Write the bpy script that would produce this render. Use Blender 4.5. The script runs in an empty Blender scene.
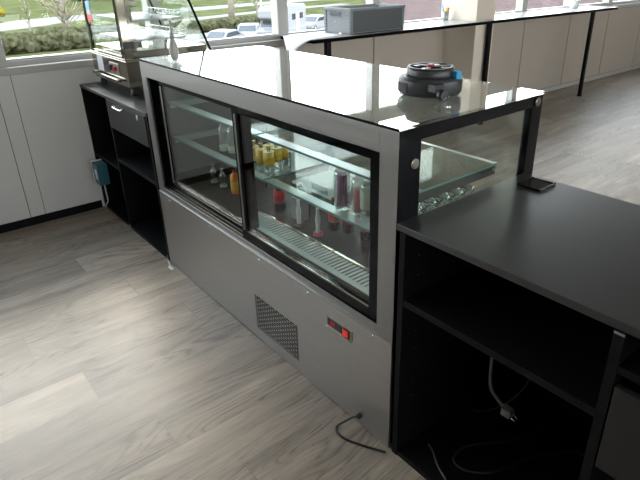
import bpy, bmesh, math, random
from mathutils import Vector, Matrix
random.seed(7)
S = bpy.context.scene
COL = S.collection
PI = math.pi

# ------------------------------------------------------------------ materials
def new_mat(name):
    m = bpy.data.materials.new(name); m.use_nodes = True
    nt = m.node_tree
    for n in list(nt.nodes): nt.nodes.remove(n)
    out = nt.nodes.new('ShaderNodeOutputMaterial')
    return m, nt, out
def pbr(name, col, rough=.5, metal=0, noise=0, nscale=(8, 8, 8), bump=0, coat=0, trans=0, ior=1.45, emit=None, es=0, spec=.5, rvar=0):
    m, nt, out = new_mat(name)
    b = nt.nodes.new('ShaderNodeBsdfPrincipled'); nt.links.new(b.outputs[0], out.inputs[0])
    b.inputs['Base Color'].default_value = (*col, 1); b.inputs['Roughness'].default_value = rough
    b.inputs['Metallic'].default_value = metal; b.inputs['IOR'].default_value = ior
    b.inputs['Specular IOR Level'].default_value = spec
    b.inputs['Coat Weight'].default_value = coat; b.inputs['Transmission Weight'].default_value = trans
    if emit:
        b.inputs['Emission Color'].default_value = (*emit, 1); b.inputs['Emission Strength'].default_value = es
    tc = nt.nodes.new('ShaderNodeTexCoord'); mp = nt.nodes.new('ShaderNodeMapping')
    mp.inputs['Scale'].default_value = nscale
    nz = nt.nodes.new('ShaderNodeTexNoise'); nz.inputs['Scale'].default_value = 1; nz.inputs['Detail'].default_value = 5
    nt.links.new(tc.outputs['Object'], mp.inputs[0]); nt.links.new(mp.outputs[0], nz.inputs[0])
    mr = nt.nodes.new('ShaderNodeMapRange'); mr.inputs['From Min'].default_value = .3; mr.inputs['From Max'].default_value = .7
    mr.inputs['To Min'].default_value = 1 - noise; mr.inputs['To Max'].default_value = 1 + noise
    nt.links.new(nz.outputs[0], mr.inputs[0])
    mx = nt.nodes.new('ShaderNodeVectorMath'); mx.operation = 'SCALE'; mx.inputs[0].default_value = col
    nt.links.new(mr.outputs[0], mx.inputs['Scale']); nt.links.new(mx.outputs[0], b.inputs['Base Color'])
    if rvar:
        m2 = nt.nodes.new('ShaderNodeMapRange'); m2.inputs['From Min'].default_value = .3; m2.inputs['From Max'].default_value = .7
        m2.inputs['To Min'].default_value = rough - rvar; m2.inputs['To Max'].default_value = rough + rvar
        nt.links.new(nz.outputs[0], m2.inputs[0]); nt.links.new(m2.outputs[0], b.inputs['Roughness'])
    if bump:
        bp = nt.nodes.new('ShaderNodeBump'); bp.inputs['Strength'].default_value = bump; bp.inputs['Distance'].default_value = .002
        nt.links.new(nz.outputs[0], bp.inputs['Height']); nt.links.new(bp.outputs[0], b.inputs['Normal'])
    return m
def glass(name, tint=(.95, .98, .97), f0=.04, mul=1.0, rough=0.0, gcol=(1, 1, 1)):
    m, nt, out = new_mat(name)
    tr = nt.nodes.new('ShaderNodeBsdfTransparent'); tr.inputs[0].default_value = (*tint, 1)
    gl = nt.nodes.new('ShaderNodeBsdfGlossy'); gl.inputs['Roughness'].default_value = rough; gl.inputs[0].default_value = (*gcol, 1)
    lw = nt.nodes.new('ShaderNodeLayerWeight'); lw.inputs['Blend'].default_value = .5
    pw = nt.nodes.new('ShaderNodeMath'); pw.operation = 'POWER'; pw.inputs[1].default_value = 5
    nt.links.new(lw.outputs['Facing'], pw.inputs[0])
    ml = nt.nodes.new('ShaderNodeMath'); ml.operation = 'MULTIPLY_ADD'
    ml.inputs[1].default_value = (1 - f0) * mul; ml.inputs[2].default_value = f0 * mul; ml.use_clamp = True
    nt.links.new(pw.outputs[0], ml.inputs[0])
    mix = nt.nodes.new('ShaderNodeMixShader')
    nt.links.new(ml.outputs[0], mix.inputs[0]); nt.links.new(tr.outputs[0], mix.inputs[1]); nt.links.new(gl.outputs[0], mix.inputs[2])
    nt.links.new(mix.outputs[0], out.inputs[0])
    return m
def floor_mat():
    m, nt, out = new_mat('oak_laminate')
    N = nt.nodes.new; L = nt.links.new
    def math_(op, a, b=None, c=None, clamp=False):
        n = N('ShaderNodeMath'); n.operation = op; n.use_clamp = clamp
        for i, v in enumerate((a, b, c)):
            if v is None: continue
            if isinstance(v, (int, float)): n.inputs[i].default_value = v
            else: L(v, n.inputs[i])
        return n.outputs[0]
    b = N('ShaderNodeBsdfPrincipled'); L(b.outputs[0], out.inputs[0])
    tc = N('ShaderNodeTexCoord'); sp = N('ShaderNodeSeparateXYZ'); L(tc.outputs['Object'], sp.inputs[0])
    X, Y = sp.outputs[0], sp.outputs[1]
    W, LEN = .222, 1.285
    r = math_('DIVIDE', math_('ADD', X, .505 + .222 * 40), W)
    row = math_('FLOOR', r); fx = math_('FRACT', r)
    # row -> plank offset, near half a plank each row
    off = math_('MULTIPLY', row, -.7125)
    c = math_('DIVIDE', math_('ADD', math_('ADD', Y, .58 + 1.285 * 60), math_('MULTIPLY', math_('ADD', off, 39 * .7125), 1.0)), LEN)
    colI = math_('FLOOR', c); fy = math_('FRACT', c)
    ex = math_('MULTIPLY', math_('MINIMUM', fx, math_('SUBTRACT', 1.0, fx)), W)
    ey = math_('MULTIPLY', math_('MINIMUM', fy, math_('SUBTRACT', 1.0, fy)), LEN)
    e = math_('MINIMUM', ex, ey)
    seam = math_('LESS_THAN', e, .0013)
    cid = N('ShaderNodeCombineXYZ'); L(row, cid.inputs[0]); L(colI, cid.inputs[1])
    wn = N('ShaderNodeTexWhiteNoise'); wn.noise_dimensions = '3D'; L(cid.outputs[0], wn.inputs['Vector'])
    # wood figure, shifted per plank
    sh = N('ShaderNodeVectorMath'); sh.operation = 'SCALE'; L(wn.outputs['Color'], sh.inputs[0]); sh.inputs['Scale'].default_value = 30
    ad = N('ShaderNodeVectorMath'); ad.operation = 'ADD'; L(tc.outputs['Object'], ad.inputs[0]); L(sh.outputs[0], ad.inputs[1])
    def noise(sc, det, rough=.6, dist=0):
        mp = N('ShaderNodeMapping'); mp.inputs['Scale'].default_value = sc; L(ad.outputs[0], mp.inputs[0])
        n = N('ShaderNodeTexNoise'); n.inputs['Scale'].default_value = 1; n.inputs['Detail'].default_value = det
        n.inputs['Roughness'].default_value = rough; n.inputs['Distortion'].default_value = dist
        L(mp.outputs[0], n.inputs[0]); return n.outputs[0]
    fine = noise((95, 6, 1), 5, .75)
    mid = noise((9, 1.3, 1), 4, .6, .4)
    big = noise((3, 1.2, 1), 2)
    # cathedral grain: contour lines of a stretched noise
    cat = noise((5.5, .75, 1), 2, .4, .3)
    ring = math_('ABSOLUTE', math_('SUBTRACT', math_('FRACT', math_('MULTIPLY', cat, 26)), .5))
    ring = math_('MULTIPLY', math_('POWER', math_('MULTIPLY', ring, 2), 3), math_('GREATER_THAN', fine, .47))
    mask = math_('MULTIPLY', ring, math_('SMOOTH_MIN', math_('MULTIPLY', math_('SUBTRACT', big, .42, None, True), 6), 1.0, .1))
    v = math_('ADD', math_('ADD', math_('MULTIPLY', wn.outputs['Value'], .15), .065), math_('MULTIPLY', mid, .45))
    v = math_('ADD', v, math_('MULTIPLY', fine, .38))
    v = math_('SUBTRACT', v, math_('MULTIPLY', mask, .24))
    cr = N('ShaderNodeValToRGB'); L(v, cr.inputs[0])
    el = cr.color_ramp.elements
    el[0].position = .33; el[0].color = (.085, .067, .051, 1); el[1].position = .76; el[1].color = (.45, .365, .28, 1)
    k = el.new(.545); k.color = (.235, .192, .150, 1)
    mx = N('ShaderNodeMix'); mx.data_type = 'RGBA'; L(seam, mx.inputs[0]); L(cr.outputs[0], mx.inputs[6]); mx.inputs[7].default_value = (.13, .11, .10, 1)
    L(mx.outputs[2], b.inputs['Base Color'])
    b.inputs['Roughness'].default_value = .38
    rr = math_('ADD', .30, math_('MULTIPLY', fine, .22)); L(rr, b.inputs['Roughness'])
    bp = N('ShaderNodeBump'); bp.inputs['Strength'].default_value = .15; bp.inputs['Distance'].default_value = .001
    L(fine, bp.inputs['Height']); L(bp.outputs[0], b.inputs['Normal'])
    return m

M = {}
M['steel'] = pbr('brushed_steel', (.31, .305, .295), .36, 1, .05, (2, 2, 260), .05, rvar=.05)
M['steel_panel'] = pbr('brushed_steel_panel', (.46, .447, .425), .40, 1, .07, (3, 3, 180), .05, rvar=.06)
M['steel_smooth'] = pbr('polished_steel', (.36, .33, .27), .10, 1, .03, (5, 5, 5))
M['chrome'] = pbr('chrome', (.8, .8, .8), .08, 1)
M['black_frame'] = pbr('black_lacquer', (.003, .003, .0035), .07, 0, .1, spec=.16)
M['black_plastic'] = pbr('black_plastic', (.018, .018, .019), .42, 0, .15, (40, 40, 40))
M['reel_plastic'] = pbr('reel_plastic', (.035, .036, .037), .42, 0, .15, (40, 40, 40))
M['black_lam'] = pbr('black_laminate', (.004, .004, .0045), .5, 0, .12, (60, 60, 60), .06, spec=.18)
M['worktop'] = pbr('black_worktop', (.022, .0225, .023), .30, 0, .06, (9, 9, 9), 0, rvar=.02, spec=.8)
M['drawer_lam'] = pbr('anthracite_laminate', (.014, .013, .012), .5, 0, .08, (30, 30, 30))
M['glass_top'] = glass('counter_glass', (.93, .96, .95), .05, 1.25)
M['glass_clear'] = glass('clear_glass', (.95, .97, .96), .04, 1)
M['glass_grey'] = glass('front_glass', (.90, .91, .88), .04, .8)
M['glass_shelf'] = glass('shelf_glass', (.88, .94, .92), .03, .35)
M['glass_edge'] = pbr('green_glass_edge', (.10, .20, .18), .15, 0)
M['glass_win'] = glass('window_glass', (.93, .95, .95), .04, .25)
M['bottle_glass'] = glass('bottle_glass', (.74, .79, .77), .16, 1.4)
M['goblet_glass'] = glass('goblet_glass', (.80, .84, .82), .35, 1.3)
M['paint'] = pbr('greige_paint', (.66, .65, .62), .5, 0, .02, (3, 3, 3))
M['frame_paint'] = pbr('frame_paint', (.42, .405, .375), .4, 0, .02)
M['taupe'] = pbr('taupe_board', (.42, .365, .305), .5, 0, .02, (3, 3, 3))
M['groove'] = pbr('shadow_joint', (.13, .12, .11), .7)
M['groove_tan'] = pbr('panel_joint', (.20, .165, .135), .7)
M['col'] = pbr('column_paint', (.66, .58, .48), .6, 0, .02)
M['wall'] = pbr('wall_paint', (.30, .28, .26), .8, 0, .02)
M['ceil'] = pbr('ceiling_paint', (.36, .35, .34), .9, 0, .02)
M['floor'] = floor_mat()
M['white'] = pbr('white_plastic', (.72, .73, .72), .4)
M['paper'] = pbr('paper', (.42, .42, .46), .7, 0, .02)
M['pump_grey'] = pbr('pump_grey', (.36, .34, .32), .3)
M['teal'] = pbr('teal_plastic', (.02, .10, .13), .4)
M['blue'] = pbr('blue_plastic', (.03, .28, .55), .35)
M['red'] = pbr('red_plastic', (.45, .02, .03), .3)
M['red_lit'] = pbr('red_rocker', (.70, .03, .02), .3, emit=(1, .06, .03), es=.1)
M['led'] = pbr('led_digit', (.5, .02, .03), .3, emit=(1, .05, .08), es=.12)
M['crate'] = pbr('grey_crate_plastic', (.20, .215, .225), .5, 0, .05)
M['crate_dark'] = pbr('grey_crate_dark', (.085, .09, .095), .55)
M['counter_top'] = pbr('counter_top', (.30, .30, .29), .28, 0, .06, (20, 20, 20), spec=.6)
M['shelf_grey'] = pbr('grey_shelf', (.33, .34, .34), .35, .4)
M['inner'] = pbr('dark_liner', (.07, .07, .068), .25, .3, .05)
M['deck'] = pbr('dark_deck', (.022, .018, .015), .35, 0, .1, spec=.06)
M['yellow'] = pbr('gold_label', (.62, .44, .05), .35, .2, .25, (60, 60, 90))
M['purple'] = pbr('purple_label', (.24, .03, .20), .4, 0, .3, (60, 60, 60))
M['crimson'] = pbr('red_label', (.55, .01, .02), .35, 0, .3, (60, 60, 60))
M['orange'] = pbr('orange_drink', (.70, .25, .02), .3, 0, .2, (40, 40, 40))
M['green_pale'] = pbr('pale_green_label', (.36, .42, .33), .4)
M['dark_liquid'] = pbr('dark_bottle', (.02, .015, .015), .12)
m_, nt_, out_ = new_mat('opal_plastic')
d_ = nt_.nodes.new('ShaderNodeBsdfDiffuse'); t_ = nt_.nodes.new('ShaderNodeBsdfTranslucent'); x_ = nt_.nodes.new('ShaderNodeMixShader')
d_.inputs[0].default_value = (.95, .98, .97, 1); t_.inputs[0].default_value = (.95, .99, .98, 1); x_.inputs[0].default_value = .6
nt_.links.new(d_.outputs[0], x_.inputs[1]); nt_.links.new(t_.outputs[0], x_.inputs[2]); nt_.links.new(x_.outputs[0], out_.inputs[0]); M['opal'] = m_
M['satin_teal'] = pbr('satin_bright_band', (.50, .60, .57), .22, .3)  # pale colour standing in for the bright bands on the shelf glass
M['grass'] = pbr('lawn', (.055, .060, .026), .9, 0, .35, (.35, .35, .35), spec=0)
M['road'] = pbr('pale_road', (.15, .148, .143), .9, 0, .05, spec=0)
M['paving'] = pbr('red_grey_paving', (.075, .055, .052), .9, 0, .35, (.8, .8, .8), spec=0)
M['kerb'] = pbr('kerb', (.25, .23, .22), .9, spec=0)
M['hedge'] = pbr('hedge_leaves', (.048, .048, .026), .9, 0, .6, (2.5, 2.5, 2.5), spec=0)
M['bark'] = pbr('bark', (.17, .15, .12), .9, 0, .3, spec=0)
M['twig'] = pbr('twigs', (.22, .20, .14), .9, 0, .3, spec=0)
M['forsythia'] = pbr('yellow_flowers', (.13, .10, .012), .8, 0, .3, spec=0)
M['car_white'] = pbr('white_car_paint', (.15, .155, .16), .4, coat=.1)
M['car_glass'] = pbr('car_glass', (.03, .035, .04), .08)
M['tyre'] = pbr('tyre', (.02, .02, .02), .8)
M['lamp'] = pbr('fill_lamp_diffuser', (.9, .9, .9), .5, emit=(1, .97, .92), es=1.2)  # glow of the added ceiling fill lamps
M['leaf'] = pbr('leaf', (.05, .10, .03), .6, 0, .3)
M['cord_grey'] = pbr('grey_cord', (.16, .16, .16), .5)
M['cord_white'] = pbr('white_cord', (.55, .55, .54), .5)
M['cord_dim'] = pbr('dark_grey_cord', (.07, .07, .07), .4)
M['cord_black'] = pbr('black_cord', (.012, .012, .012), .4)
M['orange_pl'] = pbr('orange_plastic', (.75, .30, .04), .4)

# ------------------------------------------------------------------ mesh helpers
class MB:
    def __init__(s): s.bm = bmesh.new(); s.mats = []
    def mi(s, m):
        if m not in s.mats: s.mats.append(m)
        return s.mats.index(m)
    def box(s, a, b, m, bev=0, rot=None, pivot=None):
        x0, y0, z0 = a; x1, y1, z1 = b
        x0, x1 = min(x0, x1), max(x0, x1); y0, y1 = min(y0, y1), max(y0, y1); z0, z1 = min(z0, z1), max(z0, z1)
        r = bmesh.ops.create_cube(s.bm, size=1)
        vs = r['verts']
        c = Vector(((x0+x1)/2, (y0+y1)/2, (z0+z1)/2))
        for v in vs: v.co = Vector((v.co.x*(x1-x0), v.co.y*(y1-y0), v.co.z*(z1-z0))) + c
        fs = {f for v in vs for f in v.link_faces}
        for f in fs: f.material_index = s.mi(m)
        if bev:
            es = {e for v in vs for e in v.link_edges}
            r2 = bmesh.ops.bevel(s.bm, geom=list(es), offset=bev, segments=2, affect='EDGES', profile=.5)
            vs = list({v for f in r2['faces'] for v in f.verts} | {v for v in vs if v.is_valid})
            allv = set(vs)
            for v in list(allv):
                for f in v.link_faces:
                    f.material_index = s.mi(m)
                    for w in f.verts: allv.add(w)
            vs = list(allv)
        if rot is not None:
            p = Vector(pivot) if pivot else c
            for v in vs: v.co = rot @ (v.co - p) + p
        return vs
    def poly(s, pts, m):
        f = s.bm.faces.new([s.bm.verts.new(p) for p in pts]); f.material_index = s.mi(m); return f
    def prism(s, pts, d, m):          # polygon pts (3D), extruded by vector d
        d = Vector(d); a = [s.bm.verts.new(p) for p in pts]; b = [s.bm.verts.new(Vector(p)+d) for p in pts]
        k = s.mi(m); n = len(pts)
        s.bm.faces.new(a).material_index = k; s.bm.faces.new(b[::-1]).material_index = k
        for i in range(n): s.bm.faces.new([a[i], b[i], b[(i+1) % n], a[(i+1) % n]]).material_index = k
    def lathe(s, prof, m, c=(0, 0, 0), seg=24, smooth=True, axis='z'):
        k = s.mi(m); rings = []
        for r, z in prof:
            ring = []
            for i in range(seg):
                a = 2*PI*i/seg; p = Vector((r*math.cos(a), r*math.sin(a), z))
                if axis == 'x': p = Vector((p.z, p.x, p.y))
                if axis == 'y': p = Vector((p.x, p.z, p.y))
                ring.append(s.bm.verts.new(p + Vector(c)))
            rings.append(ring)
        for a, b in zip(rings, rings[1:]):
            for i in range(seg):
                f = s.bm.faces.new([a[i], a[(i+1) % seg], b[(i+1) % seg], b[i]]); f.material_index = k; f.smooth = smooth
        for ring in (rings[0], rings[-1]):
            f = s.bm.faces.new(ring); f.material_index = k
    def cyl(s, p0, p1, r, m, seg=14, r1=None):
        r1 = r if r1 is None else r1
        p0, p1 = Vector(p0), Vector(p1); d = (p1-p0)
        if d.length < 1e-7: return
        q = d.to_track_quat('Z', 'Y').to_matrix(); k = s.mi(m); rings = []
        for p, rr in ((p0, r), (p1, r1)):
            rings.append([s.bm.verts.new(p + q @ Vector((rr*math.cos(2*PI*i/seg), rr*math.sin(2*PI*i/seg), 0))) for i in range(seg)])
        for i in range(seg):
            f = s.bm.faces.new([rings[0][i], rings[0][(i+1) % seg], rings[1][(i+1) % seg], rings[1][i]]); f.material_index = k; f.smooth = True
        for ring in rings: s.bm.faces.new(ring).material_index = k
    def tube(s, pts, r, m, seg=8, sub=5):
        P = [Vector(p) for p in pts]; Q = []
        for i in range(len(P)-1):
            a = P[max(i-1, 0)]; b = P[i]; c = P[i+1]; d = P[min(i+2, len(P)-1)]
            for j in range(sub):
                t = j/sub
                Q.append(.5*((2*b)+(c-a)*t+(2*a-5*b+4*c-d)*t*t+(-a+3*b-3*c+d)*t**3))
        Q.append(P[-1]); k = s.mi(m); rings = []
        for i, p in enumerate(Q):
            d = Q[min(i+1, len(Q)-1)] - Q[max(i-1, 0)]
            q = d.to_track_quat('Z', 'Y').to_matrix()
            rings.append([s.bm.verts.new(p + q @ Vector((r*math.cos(2*PI*j/seg), r*math.sin(2*PI*j/seg), 0))) for j in range(seg)])
        for a, b in zip(rings, rings[1:]):
            # match ring starts to limit twisting
            o = min(range(seg), key=lambda t: (b[t].co-a[0].co).length)
            b[:] = b[o:]+b[:o]
            for j in range(seg):
                f = s.bm.faces.new([a[j], a[(j+1) % seg], b[(j+1) % seg], b[j]]); f.material_index = k; f.smooth = True
        for ring in (rings[0], rings[-1]): s.bm.faces.new(ring).material_index = k
    def build(s, name, parent=None, origin=None):
        bmesh.ops.recalc_face_normals(s.bm, faces=s.bm.faces)
        me = bpy.data.meshes.new(name)
        org = Vector(parent['_o']) if parent is not None else Vector(origin or (0, 0, 0))
        for v in s.bm.verts: v.co -= org
        s.bm.to_mesh(me); s.bm.free()
        for m in s.mats: me.materials.append(M[m])
        o = bpy.data.objects.new(name, me); COL.objects.link(o)
        if parent is not None: o.parent = ROOT.get(parent.name, parent)
        else: o.location = org
        o['_o'] = tuple(org)
        return o
ROOT = {}
def thing(name, label, cat, loc=(0, 0, 0), group=None):
    o = bpy.data.objects.new(name, None); COL.objects.link(o); o.location = loc
    o.empty_display_size = .05
    o['_o'] = tuple(loc); o['label'] = label; o['category'] = cat
    if group: o['group'] = group
    return o
def tag(o, label, cat, group=None, kind=None):
    o['label'] = label; o['category'] = cat
    if group: o['group'] = group
    if kind: o['kind'] = kind
    return o
def struct(o, label, cat='wall'):
    return tag(o, label, cat, kind='structure')
def bx(name, parent, a, b, m, bev=0):
    k = MB(); k.box(a, b, m, bev); return k.build(name, parent)
def copy_tree(root, loc, label, group=None, rz=0):
    r = root.copy(); COL.objects.link(r); r.location = loc; r.rotation_euler = (0, 0, rz); r['label'] = label
    if group: r['group'] = group
    for ch in list(root.children):
        c = ch.copy(); COL.objects.link(c); c.parent = r
        for g in list(ch.children):
            d = g.copy(); COL.objects.link(d); d.parent = c
    return r

# ------------------------------------------------------------------ room shell
WX = -3.004; SILL = 1.058
k = MB(); k.box((WX-.2, -4.6, -.06), (4.6, 12, 0), 'floor')
struct(k.build('floor'), 'grey oak laminate floor laid in long planks', 'floor')
k = MB(); k.box((WX-.2, -4.6, 2.9), (4.6, 12, 3.0), 'ceil')
struct(k.build('ceiling'), 'white painted ceiling above the room', 'ceiling')
k = MB()
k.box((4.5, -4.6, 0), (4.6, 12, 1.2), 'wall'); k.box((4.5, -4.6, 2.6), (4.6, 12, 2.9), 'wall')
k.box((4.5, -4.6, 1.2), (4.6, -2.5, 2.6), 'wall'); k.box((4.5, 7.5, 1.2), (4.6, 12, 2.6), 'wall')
struct(k.build('wall_right'), 'plain painted wall with an added long fill window opposite the window bar', 'wall')
r = thing('window_20', 'unseen long window added as fill opposite the window bar', 'window', (4.55, 2.5, .9)); r['kind'] = 'structure'  # added out of view to bring fill light onto the window wall
k = MB()
for y in (-2.5, -.5, 1.5, 3.5, 5.5, 7.5): k.box((4.5, y-.05, 1.2), (4.6, y+.05, 2.6), 'frame_paint', .003)
k.box((4.5, -2.5, 1.2), (4.6, 7.5, 1.26), 'frame_paint'); k.box((4.5, -2.5, 2.54), (4.6, 7.5, 2.6), 'frame_paint')
k.build('window_frame', r)
k = MB(); k.box((4.55, -2.5, 1.25), (4.556, 7.5, 2.55), 'glass_win'); k.build('window_pane', r)
k = MB()
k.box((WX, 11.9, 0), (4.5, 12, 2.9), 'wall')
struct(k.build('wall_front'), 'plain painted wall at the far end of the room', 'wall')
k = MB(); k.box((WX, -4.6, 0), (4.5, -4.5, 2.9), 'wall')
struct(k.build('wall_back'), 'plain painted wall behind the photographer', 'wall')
# window wall: lower boards with shallow joints
MU = [-3.74, -2.65, -1.54, -.446, .61, 1.705, 2.79, 3.9, 5.3, 6.42, 7.52, 8.65, 9.75, 10.85, 11.85]
k = MB()
GY = [-4.6, -3.74, -2.65, -1.56]
k.box((WX-.12, -4.6, 0), (WX-.012, 12, SILL-.05), 'groove')
# light boards left of y=1.3 : stiles, rails, recessed boards
k.box((WX-.012, -4.6, 0), (WX, 1.2, .045), 'paint')
k.box((WX-.012, -4.6, 1.014), (WX, 1.2, 1.04), 'paint')
for i, y in enumerate(MU[:5]):
    k.box((WX-.012, y-.045, .045), (WX, y+.045, 1.014), 'paint')
ys = [-4.6]+MU[:5]+[1.25]
for a, b in zip(ys, ys[1:]):
    k.box((WX-.012, a+.05, .05), (WX-.004, b-.05, 1.008), 'paint')
# taupe boards further right, butted with tan joints
jy = [1.2, 1.705, 2.745, 3.9, 5.32, 6.42, 7.52, 8.65, 9.75, 10.85, 11.9]
for a, b in zip(jy, jy[1:]):
    k.box((WX-.012, a+.009, .06), (WX, b-.009, 1.00), 'taupe')
    k.box((WX-.012, a-.009, .05), (WX-.006, a+.009, 1.00), 'groove_tan')
k.box((WX-.012, 1.2, 1.0), (WX-.002, 11.9, 1.04), 'groove_tan')
struct(k.build('wall_left'), 'panelled parapet under the windows, greige boards then taupe boards', 'wall')
k = MB(); k.box((WX-.14, -4.6, 2.70), (WX, 12, 2.9), 'wall')
struct(k.build('wall_left_head'), 'painted wall strip over the windows', 'wall')
k = MB(); k.box((WX, -4.5, 0), (WX+.014, -.02, .055), 'black_lam', .002)
struct(k.build('baseboard_left'), 'black baseboard under the light panels', 'baseboard')
k = MB(); k.box((WX, .62, 0), (WX+.014, 11.9, .055), 'frame_paint', .002)
struct(k.build('baseboard_far'), 'pale baseboard under the taupe panels', 'baseboard')
k = MB(); k.box((WX-.12, -4.6, SILL-.05), (WX+.018, 11.9, SILL-.004), 'frame_paint', .004)
k.box((WX-.12, -4.6, SILL-.004), (WX-.03, 11.9, SILL+.03), 'frame_paint', .003)
struct(k.build('trim_sill'), 'pale window sill running along the window wall', 'sill')
cnt = 0
for i, (a, b) in enumerate(zip(MU, MU[1:])):
    if a == 3.9: a2 = 4.2
    else: a2 = a
    cnt += 1
    r = thing('window_%d' % cnt, 'pale framed window bay number %d along the window wall' % cnt, 'window', (WX-.08, (a+b)/2, SILL))
    r['kind'] = 'structure'
    k = MB()
    k.box((WX-.11, a-.052, SILL+.03), (WX-.01, a+.052, 2.70), 'frame_paint', .003)
    k.box((WX-.10, a+.052, SILL+.03), (WX-.04, b-.052, SILL+.040), 'frame_paint', .002)
    k.box((WX-.10, a+.052, 2.10), (WX-.03, b-.052, 2.24), 'frame_paint', .003)
    k.box((WX-.10, a+.052, 2.66), (WX-.04, b-.052, 2.70), 'frame_paint', .002)
    k.build('window_frame', r)
    k = MB(); k.box((WX-.075, a+.052, SILL+.040), (WX-.069, b-.052, 2.10), 'glass_win')
    k.box((WX-.075, a+.052, 2.24), (WX-.069, b-.052, 2.66), 'glass_win'); k.build('window_pane', r)
k = MB(); k.box((WX+.0, 3.79, 0), (-2.60, 4.10, 2.9), 'col', .004)
struct(k.build('wall_column'), 'square cream column standing against the window wall, counter notched around it', 'column')

# ------------------------------------------------------------------ display case
H, Lc, D = 1.186, 1.845, .725
dc = thing('display_case', 'long stainless refrigerated display case with two sliding glass doors and a glass top', 'display case', (-Lc/2, D/2, 0))
k = MB()
k.box((-Lc+.060, 0, 1.100), (-.076, .022, H-.010), 'steel', .001)
k.box((-Lc, 0, .468), (-Lc+.060, .022, H-.010), 'steel', .001)
k.box((-.0755, 0, .468), (0, .022, H-.010), 'steel', .001)
k.box((-Lc+.060, 0, .468), (-.076, .030, .498), 'steel', .001)
k.build('steel_frame', dc)
# lower panel with real vent slots
vx0, vx1, vz0, vz1 = -.872, -.538, .062, .245
k = MB()
y0, y1 = -.006, .004
k.box((-Lc+.002, y0, .004), (vx0, y1, .464), 'steel_panel'); k.box((vx1, y0, .004), (.003, y1, .464), 'steel_panel')
k.box((vx0, y0, .004), (vx1, y1, vz0), 'steel_panel'); k.box((vx0, y0, vz1), (vx1, y1, .464), 'steel_panel')
lp = k.build('lower_panel', dc)
k = MB(); k.box((-Lc+.01, .02, .0), (-.005, D-.014, .50), 'black_lam')
k.build('lower_housing', dc)
k = MB(); rows = 17; rh = (vz1-vz0)/rows
for i in range(rows+1):
    z = vz0+i*rh; y1 = -.0052; k.box((vx0, y0, z-.0013), (vx1, y1, z+.0013), 'steel_panel')
n = 9; pw = (vx1-vx0)/n
for i in range(rows):
    z = vz0+i*rh; o = 0 if i % 2 else pw/2
    k.box((vx0-.001, y0, z), (vx0+.004, y1, z+rh), 'steel_panel')
    for j in range(n+1):
        x = vx0+o+j*pw
        if x < vx1: k.box((x-.0035, y0+.0005, z), (x+.0035, y1, z+rh), 'steel_panel')
k.build('vent_grille', lp)
for x in (-1.70, -1.25, -.80, -.45, -.085):
    k = MB(); k.lathe([(.006, 0), (.006, .002), (.003, .0035)], 'chrome', (x, y0, .448), 12, axis='y')
    for v in k.bm.verts: v.co.y = y0 - (v.co.y-y0)
    k.build('screw', lp)
k = MB(); k.box((-Lc+.002, -.008, .464), (.003, .0, .468), 'steel'); k.build('panel_lip', lp)
# control panel
k = MB(); k.box((-.338, -.0075, .362), (-.192, -.006, .405), 'steel', .0004)
k.box((-.338, -.011, .360), (-.192, -.006, .363), 'steel_smooth'); k.box((-.194, -.009, .362), (-.191, -.006, .405), 'steel_smooth')
cp = k.build('control_panel', dc)
k = MB(); k.box((-.330, -.010, .370), (-.248, -.007, .398), 'black_plastic', .001)
k.box((-.242, -.0095, .366), (-.206, -.007, .401), 'black_plastic', .001); k.build('thermostat', cp)
k = MB()
def digit(x, segs):
    w, h, t = .009, .016, .0022; z = .377
    R = {'a': (0, h-t, w, h), 'd': (0, 0, w, t), 'g': (0, h/2-t/2, w, h/2+t/2), 'f': (0, h/2, t, h), 'b': (w-t, h/2, w, h), 'e': (0, 0, t, h/2), 'c': (w-t, 0, w, h/2)}
    for s_ in segs:
        a, b, c, d = R[s_]; k.box((x+a, -.0112, z+b), (x+c, -.010, z+d), 'led')
digit(-.312, 'afgcd'); digit(-.298, 'abcdef')
k.build('display_digits', cp)
k = MB(); k.box((-.238, -.015, .371), (-.211, -.0095, .397), 'red_lit', .002); k.build('power_switch', cp)
# doors
def door(x0, x1, y, hx):
    z0, z1 = .500, 1.098
    k = MB(); w = .046
    k.box((x0, y, z0), (x0+w, y+.020, z1), 'black_frame', .002); k.box((x1-w, y, z0), (x1, y+.020, z1), 'black_frame', .002)
    k.box((x0+w, y, z0), (x1-w, y+.020, z0+.048), 'black_frame', .002); k.box((x0+w, y, z1-.030), (x1-w, y+.020, z1), 'black_frame', .002)
    d = k.build('sliding_door', dc)
    k = MB(); k.box((x0+w-.003, y+.007, z0+.045), (x1-w+.003, y+.012, z1-.028), 'glass_clear'); k.build('glass_pane', d)
    k = MB(); k.box((hx, y-.004, z0+.05), (hx+.010, y, z1-.035), 'steel', .001); k.build('pull_strip', d)
    k = MB(); k.box((x0+w, y-.001, z0+.042), (x1-w, y+.004, z0+.049), 'steel_smooth'); k.build('lower_bead', d)
door(-1.765, -.872, .030, -1.70)
door(-.945, -.076, .006, -.925)
k = MB()
k.box((-1.785, .006, .498), (-1.765, .055, 1.100), 'black_frame'); k.box((-1.785, .026, 1.085), (-.076, .060, 1.104), 'black_frame')
k.box((-1.785, .003, .498), (-.076, .060, .501), 'black_frame'); k.box((-1.765, .004, .501), (-.945, .009, .513), 'steel_smooth', .001)
k.box((-1.765, .016, .501), (-.945, .021, .520), 'steel_smooth', .001)
k.build('door_track', dc)
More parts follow.
